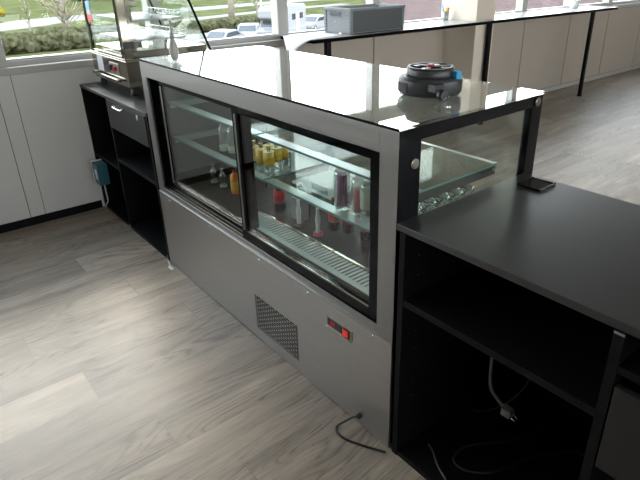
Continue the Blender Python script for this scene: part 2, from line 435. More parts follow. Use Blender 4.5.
# glass top + black under-frame
k = MB(); k.box((-Lc, -.002, H-.008), (0.002, D+.002, H), 'glass_top'); tg = k.build('top_glass', dc)
k = MB(); k.box((-Lc, -.0035, H-.0095), (.0025, -.0022, H-.0015), 'black_frame')
k.build('glass_edge', tg)
k = MB()
k.box((-.030, 0.0935, H-.048), (0, D-.0625, H-.009), 'black_frame')       # top rail of the end
k.box((-.030, 0.001, .46), (.0015, .093, H-.009), 'black_frame', .002)    # rear post
k.box((-.030, D-.062, .50), (0, D, H-.009), 'black_frame', .002)       # front post
k.box((-.030, .0935, .50), (0, D-.0625, .60), 'black_frame')
ef = k.build('end_frame', dc)
k = MB(); k.box((-.018, .09, .59), (-.012, D-.058, H-.045), 'glass_grey'); k.build('end_glass', ef)
for y, z in ((.066, 1.07), (.688, 1.155)):
    k = MB(); k.lathe([(.017, 0), (.017, .004), (.0145, .006)], 'steel_smooth', (0.001, y, z), 24, axis='x'); k.build('bolt_cap', ef)
k = MB()
k.box((-Lc, .022, .46), (-Lc+.02, D, H-.009), 'inner'); k.box((-Lc-.001, 0.0, .46), (-Lc, D, H-.009), 'steel')
k.build('end_panel', dc)
k = MB(); k.box((-Lc+.02, D-.010, .60), (-.03, D-.003, H-.009), 'glass_grey'); k.build('front_glass', dc)
k = MB(); k.box((-Lc+.001, D-.012, .0), (0, D, .60), 'steel_panel'); k.build('front_panel', dc)
k = MB(); k.box((-Lc+.02, .034, .50), (-.03, D-.012, .548), 'deck'); dk = k.build('deck', dc)
# slotted stainless tray along the door edge
k = MB(); gx0, gx1, gy0, gy1 = -1.02, -.10, .036, .150; gz = .562
k.box((gx0, gy0, gz-.004), (gx1, gy0+.026, gz), 'steel'); k.box((gx0, gy1-.010, gz-.004), (gx1, gy1, gz+.008), 'steel_smooth')
x = gx0
while x < -.19:
    k.box((x, gy0+.02, gz-.003), (x+.013, gy1-.009, gz), 'steel'); x += .021
k.box((-.19, gy0+.02, gz-.004), (gx1, gy1-.009, gz), 'steel')
k.build('slotted_tray', dk)
def shelf(x0, x1, z, y0, y1):
    k = MB(); k.box((x0, y0, z-.008), (x1, y1, z), 'glass_shelf'); s_ = k.build('glass_shelf', dc)
    k = MB(); k.box((x0, y0-.002, z-.008), (x1, y0, z), 'glass_edge'); k.box((x0-.0005, y0, z-.008), (x0, y1, z), 'glass_edge'); k.box((x1, y0, z-.008), (x1+.0015, y1, z), 'glass_edge')
    k.build('polished_edge', s_)
    k = MB(); k.box((x0+.001, y0+.001, z-.0005), (x1-.001, y0+.045, z+.0005), 'satin_teal'); k.build('bright_band', s_)  # pale strips added along both long edges as the shelf's bright bands
    k = MB(); k.box((x0+.001, y1-.020, z-.0005), (x1-.001, y1-.001, z+.0005), 'satin_teal'); k.build('bright_band', s_)
    k = MB(); k.box((x0+.006, y0+.01, z-.034), (x0+.012, y1-.01, z-.008), 'steel', .001); k.build('shelf_bracket', s_)
    k = MB(); k.box((x1-.008, y0+.01, z-.040), (x1+.001, y1-.01, z-.008), 'inner', .001)
    k.cyl((x1-.01, y1-.02, z-.02), (x1+.004, y1-.02, z-.02), .006, 'chrome'); k.build('shelf_bracket', s_)
shelf(-1.80, -.935, .957, .10, .54); shelf(-.92, -.035, .957, .10, .54)
shelf(-1.80, -.895, .765, .10, .46); shelf(-.885, -.035, .765, .10, .46)
# power cord through the panel
k = MB()
k.tube([(-.146, .01, .052), (-.148, -.014, .050), (-.165, -.028, .040), (-.190, -.055, .014), (-.196, -.082, .0045), (-.175, -.100, .0045), (-.13, -.098, .0045), (-.07, -.072, .0045), (-.02, -.045, .0045), (.012, -.028, .0045)], .0042, 'cord_black')
k.box((-.154, -.024, .044), (-.138, -.006, .058), 'black_plastic', .002)
k.build('power_cord', dc)

# ------------------------------------------------------------------ contents of the case
def bottle_proto(name, label, cat, h, r, glassm, body, bodyz, cap, loc, group=None, neck=.4, inner=False):
    t = thing(name, label, cat, loc, group)
    o = Vector(loc)
    k = MB(); k.lathe([(r*.82, 0), (r, .006), (r, h*(1-neck)), (r*.86, h*(1-neck)+.012), (r*.42, h*(1-neck*.55)), (r*.36, h*.93)], glassm, o, 18); k.build('bottle_body', t)
    fr = .66 if inner else 1.012
    k = MB(); k.lathe([(r*fr, h*bodyz[0]), (r*fr, h*bodyz[1])], body, o, 18); k.build('drink_inside' if inner else 'paper_label', t)
    k = MB(); k.lathe([(r*.42, h*.93), (r*.42, h*.995), (r*.38, h)], cap, o, 14); k.build('bottle_cap', t)
    return t
Z2, Z1, ZD = .7668, .9575, .5485
g = 'gold labelled bottles on the middle glass shelf'
p = bottle_proto('drink_bottle', 'gold labelled dark bottle at the left end of the front row, nearest the door bar', 'bottle', .135, .024, 'bottle_glass', 'yellow', (.35, .80), 'yellow', (-1.03, .145, Z2), g)
for (x, y, lb) in ((-.975, .150, 'gold labelled dark bottle in the middle of the front row of the gold group'),
                   (-.922, .155, 'gold labelled dark bottle at the right end of the front row of the gold group'),
                   (-1.00, .205, 'gold labelled dark bottle in the second row, left of its gold neighbour'),
                   (-.945, .210, 'gold labelled dark bottle in the second row at the right of the gold group'),
                   (-.97, .265, 'gold labelled dark bottle at the back of the gold group')):
    copy_tree(p, (x, y, Z2), lb, g)
g = 'clear bottles at the right end of the middle shelf'
bottle_proto('drink_bottle', 'clear bottle with purple and red label, leftmost beside the white card', 'bottle', .172, .030, 'bottle_glass', 'purple', (.10, .80), 'chrome', (-.425, .150, Z2), g, .18, True)
bottle_proto('drink_bottle', 'clear bottle with dull red label, middle of the three by the door edge', 'bottle', .165, .027, 'bottle_glass', 'crimson', (.05, .60), 'purple', (-.350, .165, Z2), g, .25, True)
bottle_proto('drink_bottle', 'clear bottle with pale green label, half hidden by the right door frame', 'bottle', .160, .027, 'bottle_glass', 'green_pale', (.30, .75), 'white', (-.285, .150, Z2), g, .2)
g = 'clear bottles behind the left door'
p = bottle_proto('drink_bottle', 'clear slim bottle on the middle shelf behind the left door, left one', 'bottle', .165, .022, 'bottle_glass', 'green_pale', (.05, .2), 'chrome', (-1.36, .175, Z2), g, .35)
copy_tree(p, (-1.30, .19, Z2), 'clear slim bottle on the middle shelf behind the left door, right one', g)
copy_tree(p, (-1.33, .25, Z2), 'clear slim bottle standing behind its pair on the middle shelf', g)
g = 'bottles on the dark deck behind the left door'
p = bottle_proto('drink_bottle', 'orange drink bottle on the deck, left of the pair by the door bar', 'bottle', .125, .024, 'orange', 'yellow', (.15, .5), 'crimson', (-1.33, .20, ZD), g, .3)
copy_tree(p, (-1.27, .21, ZD), 'orange drink bottle on the deck, right of the pair by the door bar', g)
p = bottle_proto('drink_bottle', 'empty clear bottle on the deck behind the left door, leftmost', 'bottle', .11, .018, 'bottle_glass', 'green_pale', (.1, .2), 'chrome', (-1.52, .18, ZD), g, .4)
copy_tree(p, (-1.43, .185, ZD), 'empty clear bottle on the deck just left of the orange drinks', g)
g = 'dark red labelled bottles on the deck behind the right door'
p = bottle_proto('drink_bottle', 'dark bottle with red label on the deck, far left behind the right door', 'bottle', .150, .026, 'dark_liquid', 'crimson', (.28, .72), 'crimson', (-.99, .24, ZD), g, .35)
for (x, y, lb) in ((-.90, .30, 'dark bottle with red label on the deck, beside a grey box'), (-.66, .30, 'dark bottle with red label between the two white bottles'),
                   (-.60, .33, 'dark bottle with red label right of the second white bottle'), (-.50, .34, 'dark bottle with red label right of centre on the deck'),
                   (-.27, .22, 'dark bottle with red label on the deck near the right door edge')):
    copy_tree(p, (x, y, ZD), lb, g)
g = 'slim white bottles on the deck'
def white_bottle(loc, lb):
    t = thing('slim_bottle', lb, 'bottle', loc, g)
    k = MB(); k.lathe([(.006, 0), (.009, .004), (.010, .05), (.012, .075), (.007, .10), (.0065, .125)], 'white', loc, 12); k.build('bottle_body', t)
    k = MB(); k.lathe([(.022, 0), (.020, .012), (.012, .013)], 'crimson' if loc[0] > -.7 else 'dark_liquid', loc, 14); k.build('foot', t)
white_bottle((-.79, .205, ZD), 'slim white bottle on the deck, left one')
white_bottle((-.665, .215, ZD), 'slim white bottle on the deck, right one with red foot')
t = thing('carton', 'small grey carton on the dark deck behind the right door', 'box', (-.855, .26, ZD))
bx('carton_body', t, (-.89, .235, ZD), (-.82, .285, ZD+.10), 'crate', .002); bx('carton_flap', t, (-.89, .235, ZD+.10), (-.82, .262, ZD+.103), 'crate')
t = thing('opal_panel', 'white translucent panel standing upright on the dark deck behind the right door', 'panel', (-1.076, .5, .5485))
k = MB(); k.box((-1.257, .500, .5485), (-.896, .504, .742), 'opal', .001); k.build('sheet', t)
k = MB(); k.box((-1.08, .4985, .565), (-.95, .500, .605), 'paper'); k.build('sticker', t)
k = MB(); k.box((-1.257, .492, .5485), (-.896, .512, .553), 'glass_clear'); k.build('stand', t)
# stemmed glasses on the middle shelf by the end glass
def goblet(loc, lb):
    t = thing('glass_goblet', lb, 'glass', loc, 'glasses seen through the end glass')
    o = loc
    k = MB(); k.lathe([(.026, .0), (.026, .003), (.004, .006)], 'goblet_glass', o, 16); k.build('foot', t)
    k = MB(); k.lathe([(.004, .006), (.004, .035)], 'goblet_glass', o, 10); k.build('stem', t)
    k = MB(); k.lathe([(.004, .035), (.024, .045), (.031, .070), (.029, .110), (.0285, .110), (.0295, .070), (.022, .048), (.002, .038)], 'goblet_glass', o, 18); k.build('bowl', t)
for q, (x, y, lb) in enumerate(((-.085, .165, 'clear glass nearest the black post behind the end glass'), (-.085, .235, 'clear glass second from the black post behind the end glass'),
    (-.085, .305, 'clear glass in the middle of the row behind the end glass'), (-.085, .375, 'clear glass second from the far end of the row'), (-.085, .440, 'clear glass at the far end of the row behind the end glass'))):
    goblet((x, y, Z2), lb)

# ------------------------------------------------------------------ right service counter
sc = thing('service_counter', 'black open-shelved service counter beside the display case end', 'counter', (.9, .32, 0))
X0, X1, YF, YB = .022, 1.75, -.006, .665
k = MB(); k.box((.002, .0, .879), (X1, YB, .900), 'worktop', .0012)
wt = k.build('worktop', sc)
k = MB()
k.box((.058, .532, .900), (.145, .632, .904), 'black_frame', .001); k.box((.066, .540, .9042), (.137, .624, .9046), 'black_frame')
k.box((.058, .532, .903), (.145, .537, .907), 'black_frame'); k.box((.058, .627, .903), (.145, .632, .907), 'chrome')
k.box((.058, .532, .903), (.0625, .632, .907), 'black_frame'); k.box((.1405, .532, .903), (.145, .632, .907), 'chrome')
k.build('power_hatch', wt)
def side(nm, x0, x1, y0=YF, y1=YB-.02, holes=True):
    k = MB(); k.box((x0, y0, 0), (x1, y1, .879), 'black_lam', .0008)
    if holes:
        for yy in (.06, .36):
            for zz in (.10, .17, .24, .31, .44, .51, .58, .72, .79, .85):
                k.lathe([(.0022, 0), (.0022, .0006)], 'cord_grey', (x1, yy, zz), 8, axis='x')
    return k.build(nm, sc)
side('side_panel', X0, X0+.022); side('side_panel', X1-.022, X1, holes=False)
k = MB(); k.box((.655, YF, 0), (.679, YB-.02, .879), 'black_lam', .0008); k.box((.6555, YF-.001, .872), (.6785, YF, .878), 'cord_grey'); k.build('divider', sc)
bx('back_panel', sc, (X0+.022, YB-.035, 0.02), (X1-.022, YB-.02, .879), 'black_lam')
bx('bottom_panel', sc, (X0+.022, YF+.004, .0), (X1-.022, YB-.035, .022), 'black_lam')
bx('shelf', sc, (X0+.022, YF+.003, .632), (.655, .48, .655), 'black_lam', .0008)
bx('shelf', sc, (.679, YF+.003, .775), (X1-.022, .5, .795), 'black_lam', .0008)
k = MB(); k.box((.684, YF-.004, .505), (1.24, YF+.014, .745), 'drawer_lam', .001); k.box((.69, YF+.014, .52), (1.23, .45, .535), 'black_lam')
k.box((.69, YF+.014, .52), (.704, .45, .72), 'black_lam'); k.box((1.216, YF+.014, .52), (1.23, .45, .72), 'black_lam'); k.build('drawer', sc)
bx('divider', sc, (1.245, YF, .0), (1.267, .6, .775), 'black_lam')
t = tag(bx('paper_tag', None, (.70, .06, .5352), (.75, .12, .5362), 'paper'), 'white paper tag lying inside the drawer of the black counter', 'tag')
t.location = (0, 0, .0); 
# loose cords in the counter
k = MB()
k.tube([(.215, .27, .628), (.216, .26, .50), (.220, .25, .364), (.230, .25, .284), (.262, .25, .255), (.290, .25, .240)], .0062, 'cord_grey')
tk = k.build('power_cable', None); tag(tk, 'grey power cable with plug hanging below the shelf in the counter', 'cable')
k = MB(); k.box((.284, .232, .218), (.322, .266, .250), 'cord_grey', .006); k.cyl((.318, .241, .228), (.340, .238, .222), .0024, 'chrome'); k.cyl((.318, .258, .228), (.340, .255, .222), .0024, 'chrome')
k.build('plug', tk)
k = MB(); k.tube([(.12, .275, .118), (.158, .275, .118), (.21, .28, .15), (.26, .28, .21), (.31, .28, .29), (.345, .29, .40), (.35, .30, .628)], .0032, 'cord_black')
tag(k.build('thin_cable'), 'thin black cable crossing behind the grey plug', 'cable')
k = MB(); k.tube([(.26, .02, .027), (.225, .035, .027), (.18, .055, .027), (.135, .085, .027), (.10, .10, .027)], .0035, 'cord_dim')
tag(k.build('thin_cable'), 'dark cable lying by the left side panel on the counter floor', 'cable')
k = MB(); k.tube([(.60, .50, .028), (.46, .465, .028), (.42, .40, .028), (.379, .33, .028), (.35, .23, .028), (.31, .15, .028), (.25, .105, .028), (.20, .12, .028), (.20, .20, .028), (.28, .33, .028), (.32, .45, .028), (.30, .55, .03)], .0045, 'cord_black')
tag(k.build('looped_cable'), 'black cable looping across the floor of the open counter', 'cable')

# ------------------------------------------------------------------ left storage cabinet
lc = thing('storage_cabinet', 'black open storage cabinet with one drawer against the window wall', 'cabinet', (-2.42, .3, 0))
A, B = WX+.004, -1.868; YL = .0; YR = .69
bx('worktop', lc, (A, YL-.004, .882), (B+.004, YR, .900), 'worktop', .001)
bx('side_panel', lc, (A, YL, 0), (A+.020, YR, .882), 'black_lam', .0008)
bx('side_panel', lc, (B-.020, YL, 0), (B, YR, .882), 'black_lam', .0008)
bx('divider', lc, (-2.515, YL+.002, .02), (-2.495, YR-.02, .882), 'black_lam', .0008)
bx('back_panel', lc, (A+.02, YR-.02, .02), (B-.02, YR, .882), 'black_lam')
bx('bottom_panel', lc, (A+.02, YL, .0), (B-.02, YR-.02, .022), 'black_lam')
bx('shelf', lc, (A+.02, YL+.003, .405), (-2.515, YR-.02, .425), 'black_lam', .0008)
bx('shelf', lc, (-2.495, YL+.003, .475), (B-.02, YR-.02, .495), 'black_lam', .0008)
k = MB(); k.box((-2.492, YL-.006, .705), (B-.022, YL+.014, .878), 'drawer_lam', .001); k.box((-2.485, YL+.014, .715), (B-.03, .5, .73), 'black_lam')
dr = k.build('drawer', lc)
k = MB(); k.tube([(-2.33, -.006, .862), (-2.33, -.022, .860), (-2.31, -.026, .858), (-2.22, -.026, .858), (-2.20, -.022, .860), (-2.20, -.006, .862)], .0045, 'chrome'); k.build('handle', dr)
k = MB(); k.box((-2.005, -.0075, .842), (-1.988, -.006, .868), 'white'); k.lathe([(.008, 0), (.008, .003)], 'chrome', (-1.996, -.0095, .846), 12, axis='y'); k.build('lock', dr)
for x in (-2.97, -2.50, -1.90):
    k = MB(); k.lathe([(.012, 0), (.012, .001)], 'chrome', (x, YL-.001, .013), 10, axis='y'); k.build('foot_screw', lc)
# white and teal adapter clipped on the cabinet edge
ad = thing('power_adapter', 'white and teal box shaped adapter standing out from the lower left shelf', 'adapter', (-2.80, -.05, .24))
k = MB(); k.box((-2.865, -.075, .245), (-2.845, .0, .405), 'white', .006); k.build('white_shell', ad)
k = MB(); k.box((-2.8455, -.072, .250), (-2.745, -.002, .400), 'teal', .004); k.build('teal_body', ad)
k = MB(); k.box((-2.8, -.0735, .29), (-2.765, -.072, .36), 'white'); k.build('sticker', ad)
k = MB(); k.tube([(-2.80, -.03, .25), (-2.80, -.028, .18), (-2.83, -.02, .10), (-2.90, -.018, .05), (-2.94, -.012, .012)], .0045, 'cord_white'); k.build('cord', ad)
k = MB(); k.tube([(-1.86, -.012, .010), (-1.83, -.02, .008), (-1.79, -.03, .006)], .005, 'cord_white'); k.box((-1.80, -.042, .0), (-1.75, -.026, .010), 'white', .003)
tag(k.build('cable_end'), 'small white cable end on the floor at the case corner', 'cable')

# ------------------------------------------------------------------ food warmer on the storage cabinet
fw = thing('food_warmer', 'stainless countertop food warmer with sloping glass and three shelves', 'food warmer', (-2.48, .32, .9))
wx0, wx1, wy0, wy1 = -2.95, -2.33, .100, .680
ZB, ztop = 1.120, 1.66
def yfront(z): return .640 - (z-1.160)*(.640-.541)/(1.428-1.160)
k = MB(); k.box((wx0, wy0, .950), (wx1, wy1, ZB-.012), 'steel_smooth', .004)
k.box((wx0-.002, wy0-.005, ZB-.012), (wx1+.003, wy1, ZB), 'steel_smooth', .002); base = k.build('base_body', fw)
k = MB(); k.box((wx0+.02, wy0+.03, ZB), (wx1-.002, wy1-.05, 1.160), 'steel_smooth', .003); k.build('deck', fw)
for x in (wx0+.045, wx1-.035):
    for y in (wy0+.035, wy1-.06):
        k = MB(); k.lathe([(.022, 0), (.024, .010), (.017, .0505)], 'black_plastic', (x, y, .8998), 14); k.build('foot', fw)
k = MB(); k.tube([(-2.90, wy0, .985), (-2.90, wy0-.016, .985), (-2.89, wy0-.020, .985), (-2.47, wy0-.020, .985), (-2.46, wy0-.016, .985), (-2.46, wy0, .985)], .010, 'steel_smooth', 10); k.build('handle', base)
k = MB(); k.box((-2.845, wy0-.002, 1.005), (-2.74, wy0, 1.098), 'paper'); k.build('white_sticker', base)
k = MB(); k.box((-2.62, wy0-.003, 1.010), (-2.46, wy0, 1.080), 'steel', .001)
kp = k.build('control_plate', base)
k = MB(); k.lathe([(.020, 0), (.018, .02)], 'black_plastic', (-2.580, wy0-.023, 1.050), 16, axis='y'); k.build('dial', kp)
k = MB(); k.lathe([(.015, 0), (.014, .014)], 'red', (-2.515, wy0-.017, 1.048), 14, axis='y'); k.build('switch', kp)
k = MB(); k.box((wx1-.012, wy0, ZB), (wx1, wy0+.050, ztop), 'steel_smooth', .003); k.build('corner_post', fw)
k = MB(); k.box((wx0, wy0, ZB), (wx0+.012, wy0+.012, ztop), 'steel_smooth', .002); k.build('corner_post', fw)
k = MB(); k.box((wx1-.004, wy0+.004, 1.180), (wx1+.004, wy0+.062, 1.215), 'black_plastic', .002); k.build('post_clip', fw)
k = MB(); k.box((wx0, wy0, ztop), (wx1, yfront(ztop)+.02, ztop+.03), 'steel_smooth', .004); k.build('roof', fw)
x0, x1, w = wx0+.012, wx1-.014, .042
k = MB()
for (a, b) in ((x0, x0+w), (x1-w, x1)): k.box((a, wy0+.001, ZB+.002), (b, wy0+.017, ztop), 'black_frame', .002)
k.box((x0, wy0+.001, ztop-w), (x1, wy0+.017, ztop), 'black_frame', .002); k.box((x0, wy0+.001, ZB+.002), (x1, wy0+.017, ZB+.014), 'steel_smooth', .001)
d = k.build('service_door', fw)
k = MB(); k.box((x0+w, wy0+.006, ZB+.014), (x1-w, wy0+.010, ztop-w), 'glass_clear'); k.build('glass_pane', d)
k = MB(); k.box((x0+.035, wy0+.003, 1.375), (x0+.115, wy0+.0056, 1.425), 'blue'); k.box((x0+.035, wy0+.003, 1.345), (x0+.115, wy0+.0056, 1.375), 'paper'); k.box((x0+.035, wy0+.003, 1.30), (x0+.125, wy0+.0056, 1.345), 'crimson'); k.build('notice_sticker', d)
def side_pane(x):
    k = MB(); pts = [(x, wy0+.05, ZB), (x, yfront(ZB), ZB), (x, yfront(ztop), ztop), (x, wy0+.05, ztop)]
    k.prism(pts, (.005, 0, 0), 'glass_clear'); return k.build('side_glass', fw)
side_pane(wx1-.005); side_pane(wx0)
k = MB(); k.prism([(wx0, yfront(ZB), ZB), (wx1, yfront(ZB), ZB), (wx1, yfront(ztop), ztop), (wx0, yfront(ztop), ztop)], (0, .006, 0), 'glass_clear'); k.build('sloping_front_glass', fw)
for x in (wx1-.004, wx0-.002):
    k = MB(); k.prism([(x, yfront(ZB)-.004, ZB), (x, yfront(ZB)+.010, ZB), (x, yfront(ztop)+.010, ztop), (x, yfront(ztop)-.004, ztop)], (.006, 0, 0), 'black_frame')
    k.build('black_glass_edge', fw)
for (z, y1) in ((1.222, .500), (1.335, .490), (1.450, .44), (1.56, .40)):
    k = MB(); k.box((wx0+.02, wy0+.070, z-.012), (wx1-.012, y1, z), 'shelf_grey', .002); s_ = k.build('shelf', fw)
    k = MB(); yy = y1+.008
    for zz in (z+.006, z+.034): k.tube([(wx0+.02, yy, zz), (wx1-.012, yy, zz)], .0020, 'chrome', 6, 1)
    for xx in [wx0+.02+i*.0588 for i in range(11)]: k.tube([(xx, yy, z-.004), (xx, yy, z+.034)], .0016, 'chrome', 6, 1)
    k.tube([(wx1-.014, wy0+.20, z+.034), (wx1-.014, yy, z+.034)], .0018, 'chrome', 6, 1); k.tube([(wx1-.014, wy0+.20, z), (wx1-.014, wy0+.20, z+.034)], .0018, 'chrome', 6, 1)
    k.build('wire_rail', s_)
    k = MB(); k.box((wx1-.030, wy0+.055, z-.045), (wx1-.008, wy0+.12, z-.012), 'steel_smooth', .002); k.build('shelf_support', s_)
k = MB(); k.box((wx1-.034, wy0+.030, 1.160), (wx1-.012, wy0+.085, ztop), 'steel_smooth', .002); k.build('shelf_upright', fw)

# pump dispenser standing on the glass top
pd = thing('pump_dispenser', 'slim pale grey pump bottle on the far corner of the glass top', 'dispenser', (-1.655, .11, H))
o = (-1.655, .11, H)
k = MB(); k.lathe([(.014, 0), (.021, .020), (.023, .045), (.020, .075), (.010, .105)], 'pump_grey', o, 18); k.build('bottle_body', pd)
k = MB(); k.lathe([(.012, .105), (.012, .128), (.005, .130), (.004, .185)], 'shelf_grey', o, 14); k.build('pump_collar', pd)
k = MB(); k.lathe([(.010, .185), (.011, .198)], 'white', o, 14); k.tube([(-1.655, .11, H+.194), (-1.69, .105, H+.195), (-1.735, .10, H+.188)], .0045, 'white', 8); k.build('nozzle', pd)

# ------------------------------------------------------------------ cable reel
cx, cy = -.262, .420; o = (cx, cy, H)
cr = thing('cable_reel', 'round black cable reel lying on the glass top', 'cable reel', o)
k = MB(); k.lathe([(.098, .0), (.106, .004), (.111, .012), (.112, .048), (.110, .056), (.096, .061)], 'reel_plastic', o, 48)
for a in range(-5, 6):
    an = math.radians(-75 - 30 + a*2.6)
    p = Vector((cx+.115*math.cos(an), cy+.115*math.sin(an), H+.03)); k.box(p-Vector((.0016, .0016, .016)), p+Vector((.0016, .0016, .016)), 'black_plastic')
body = k.build('drum', cr)
k = MB(); k.lathe([(.083, .060), (.084, .068), (.083, .084), (.079, .088)], 'reel_plastic', o, 48)
k.lathe([(.068, .0879), (.068, .0884)], 'black_frame', o, 40)
for a in range(4):
    an = math.radians(20+90*a); q = Vector((cx+.050*math.cos(an), cy+.050*math.sin(an), H+.089))
    k.lathe([(.013, 0), (.013, .0012)], 'inner', q, 16)
up = k.build('flange', cr)
k = MB()
for a in range(3):
    an = math.radians(60+120*a); R3 = Matrix.Rotation(an, 3, 'Z')
    k.box((cx, cy-.009, H+.0884), (cx+.077, cy+.009, H+.092), 'reel_plastic', .001, R3, (cx, cy, H+.09))
k.lathe([(.079, .0884), (.080, .092), (.070, .092), (.069, .0884)], 'reel_plastic', o, 40)
k.build('spoke_plate', up)
k = MB(); k.lathe([(.013, .0920), (.012, .098), (.008, .099)], 'red', o, 18); k.build('hub_cap', up)
k = MB(); q = (cx+.088, cy+.030, H+.052)
k.box((q[0]-.014, q[1]-.014, q[2]), (q[0]+.014, q[1]+.014, q[2]+.030), 'blue', .003); k.build('blue_cap', body)
k = MB()
px, py = cx+.096, cy-.062
k.box((px-.03, py-.028, H+.022), (px+.012, py+.014, H+.052), 'black_plastic', .006)
k.build('cord_outlet', body)
k = MB(); k.lathe([(.018, 0), (.018, .022)], 'black_plastic', (px+.012, py-.012, H+.020), 16, axis='x')
k.cyl((px+.034, py-.018, H+.016), (px+.052, py-.018, H+.014), .0028, 'chrome'); k.cyl((px+.034, py-.004, H+.018), (px+.052, py-.004, H+.016), .0028, 'chrome')
k.lathe([(.016, 0), (.016, .004)], 'chrome', (px+.014, py-.012, H+.020), 16, axis='x')
k.build('plug', body)

# ------------------------------------------------------------------ window bar counter
bc = thing('bar_counter', 'long narrow grey bar counter on black legs along the windows', 'counter', (-2.75, 4.1, 0))
k = MB(); zt = 1.089
k.box((WX+.020, 1.65, zt-.026), (-2.535, 3.785, zt), 'counter_top'); k.box((-2.596, 3.785, zt-.026), (-2.535, 4.105, zt), 'counter_top')
k.box((WX+.020, 4.105, zt-.026), (-2.535, 6.73, zt), 'counter_top')
top = k.build('counter_top', bc)
k = MB(); k.box((-2.5355, 1.648, zt-.030), (-2.532, 6.732, zt-.003), 'black_frame'); k.box((WX+.02, 1.6475, zt-.030), (-2.532, 1.6505, zt-.003), 'black_frame'); k.build('front_edge', top)
for y in (1.81, 3.966, 6.127):
    k = MB(); k.box((-2.575, y-.024, 0), (-2.538, y+.024, zt-.026), 'black_lam', .002); k.box((-2.59, y-.035, 0), (-2.53, y+.035, .006), 'black_lam', .001)
    k.build('leg', bc)
# grey crate
cr8 = thing('storage_crate', 'grey ribbed plastic storage crate on the bar counter', 'crate', (-2.785, 2.37, zt))
ax, bxx, ay, by, z0, z1 = -2.935, -2.585, 2.08, 2.72, zt+.0005, zt+.205
k = MB(); t_ = .006
k.box((ax+.01, ay+.01, z0), (bxx-.01, by-.01, z0+.006), 'crate')
k.box((ax+.01, ay+.01, z0), (ax+.01+t_, by-.01, z1-.01), 'crate'); k.box((bxx-.01-t_, ay+.01, z0), (bxx-.01, by-.01, z1-.01), 'crate')
k.box((ax+.01, ay+.01, z0), (bxx-.01, ay+.01+t_, z1-.01), 'crate'); k.box((ax+.01, by-.01-t_, z0), (bxx-.01, by-.01, z1-.01), 'crate')
# dark inset long side, corner columns, ribs
k.box((bxx-.010, ay+.035, z0+.012), (bxx-.008, by-.035, z1-.022), 'crate_dark')
for x in (ax, bxx-.03):
    for y in (ay, by-.03): k.box((x, y, z0), (x+.03, y+.03, z1-.004), 'crate', .002)
k.box((ax+.03, ay+.006, z0+.002), (bxx-.03, ay+.010, z1-.02), 'crate')
for zz in range(7):
    for x in (ax+.006, bxx-.018): k.box((x, ay-.0015, z0+.016+zz*.025), (x+.012, ay+.001, z0+.026+zz*.025), 'crate_dark')
k.build('crate_body', cr8)
k = MB()
k.box((ax-.003, ay-.003, z1-.020), (bxx+.003, ay+.010, z1), 'crate', .002); k.box((ax-.003, by-.010, z1-.020), (bxx+.003, by+.003, z1), 'crate', .002)
k.box((ax-.003, ay, z1-.020), (ax+.010, by, z1), 'crate', .002); k.box((bxx-.010, ay, z1-.014), (bxx+.003, by, z1), 'crate', .002); k.build('rim', cr8)
k = MB(); k.box((-2.85, ay-.002, z1-.062), (-2.72, ay+.005, z1-.03), 'crate_dark', .003); k.tube([(-2.86, ay-.004, z1-.028), (-2.86, ay-.004, z1-.066), (-2.71, ay-.004, z1-.066), (-2.71, ay-.004, z1-.028)], .003, 'crate', 6, 2); k.build('hand_grip', cr8)
k = MB(); k.box((-2.795, ay+.004, z0+.085), (-2.785, ay+.0055, z0+.105), 'paper'); k.build('small_mark', cr8)
# paper sheet drooping over the counter end
k = MB(); sheet = {}
nu, nv = 10, 14
cD, cC, cA, cB = Vector((-2.93, 1.98, 0)), Vector((-2.60, 2.05, 0)), Vector((-2.92, 1.63, 0)), Vector((-2.49, 1.37, 0))
for i in range(nu+1):
    for j in range(nv+1):
        u, v = i/nu, j/nv
        p = cD.lerp(cC, u).lerp(cA.lerp(cB, u), v)
        over = max(0, 1.65-p.y)
        p.z = zt+.003-1.35*over*over+.010*math.sin(3*v+2*u)*min(1, over*8) if over > 0 else zt+.003
        sheet[i, j] = k.bm.verts.new(p)
for i in range(nu):
    for j in range(nv):
        f = k.bm.faces.new([sheet[i, j], sheet[i+1, j], sheet[i+1, j+1], sheet[i, j+1]]); f.smooth = True; f.material_index = k.mi('paper')
so = k.build('paper_sheet'); tag(so, 'white paper sheet drooping over the near end of the bar counter', 'paper')
sm = so.modifiers.new('s', 'SOLIDIFY'); sm.thickness = .0006
mk = thing('marker_pen', 'white marker pen with red cap beside the grey crate', 'pen', (-2.62, 1.99, zt))
k = MB(); k.cyl((-2.66, 2.03, zt+.0125), (-2.59, 1.985, zt+.0125), .007, 'white'); k.build('barrel', mk)
k = MB(); k.cyl((-2.70, 2.056, zt+.0125), (-2.66, 2.03, zt+.0125), .008, 'red'); k.build('cap', mk)
# jar with pens by the column, small pot plant near the far end
jr = thing('pen_jar', 'small grey jar holding orange and blue items beside the column', 'jar', (-2.93, 3.70, zt))
k = MB(); k.lathe([(.030, 0), (.034, .01), (.038, .085), (.035, .085), (.030, .012)], 'shelf_grey', (-2.93, 3.70, zt), 18); k.build('jar_body', jr)
k = MB(); k.lathe([(.018, 0), (.020, .05), (.012, .055)], 'orange_pl', (-2.915, 3.71, zt+.07), 12); k.build('orange_cap', jr)
k = MB(); k.cyl((-2.94, 3.69, zt+.02), (-2.955, 3.675, zt+.15), .006, 'blue'); k.build('blue_pen', jr)
pt = thing('potted_plant', 'small plant in a white pot near the far end of the bar counter', 'plant', (-2.87, 6.22, zt))
k = MB(); k.lathe([(.045, 0), (.055, .01), (.062, .095), (.056, .095), (.050, .012)], 'white', (-2.87, 6.22, zt), 20); k.build('pot', pt)
k = MB(); k.lathe([(.054, .085), (.02, .088)], 'bark', (-2.87, 6.22, zt), 16); k.build('soil', pt)
k = MB()
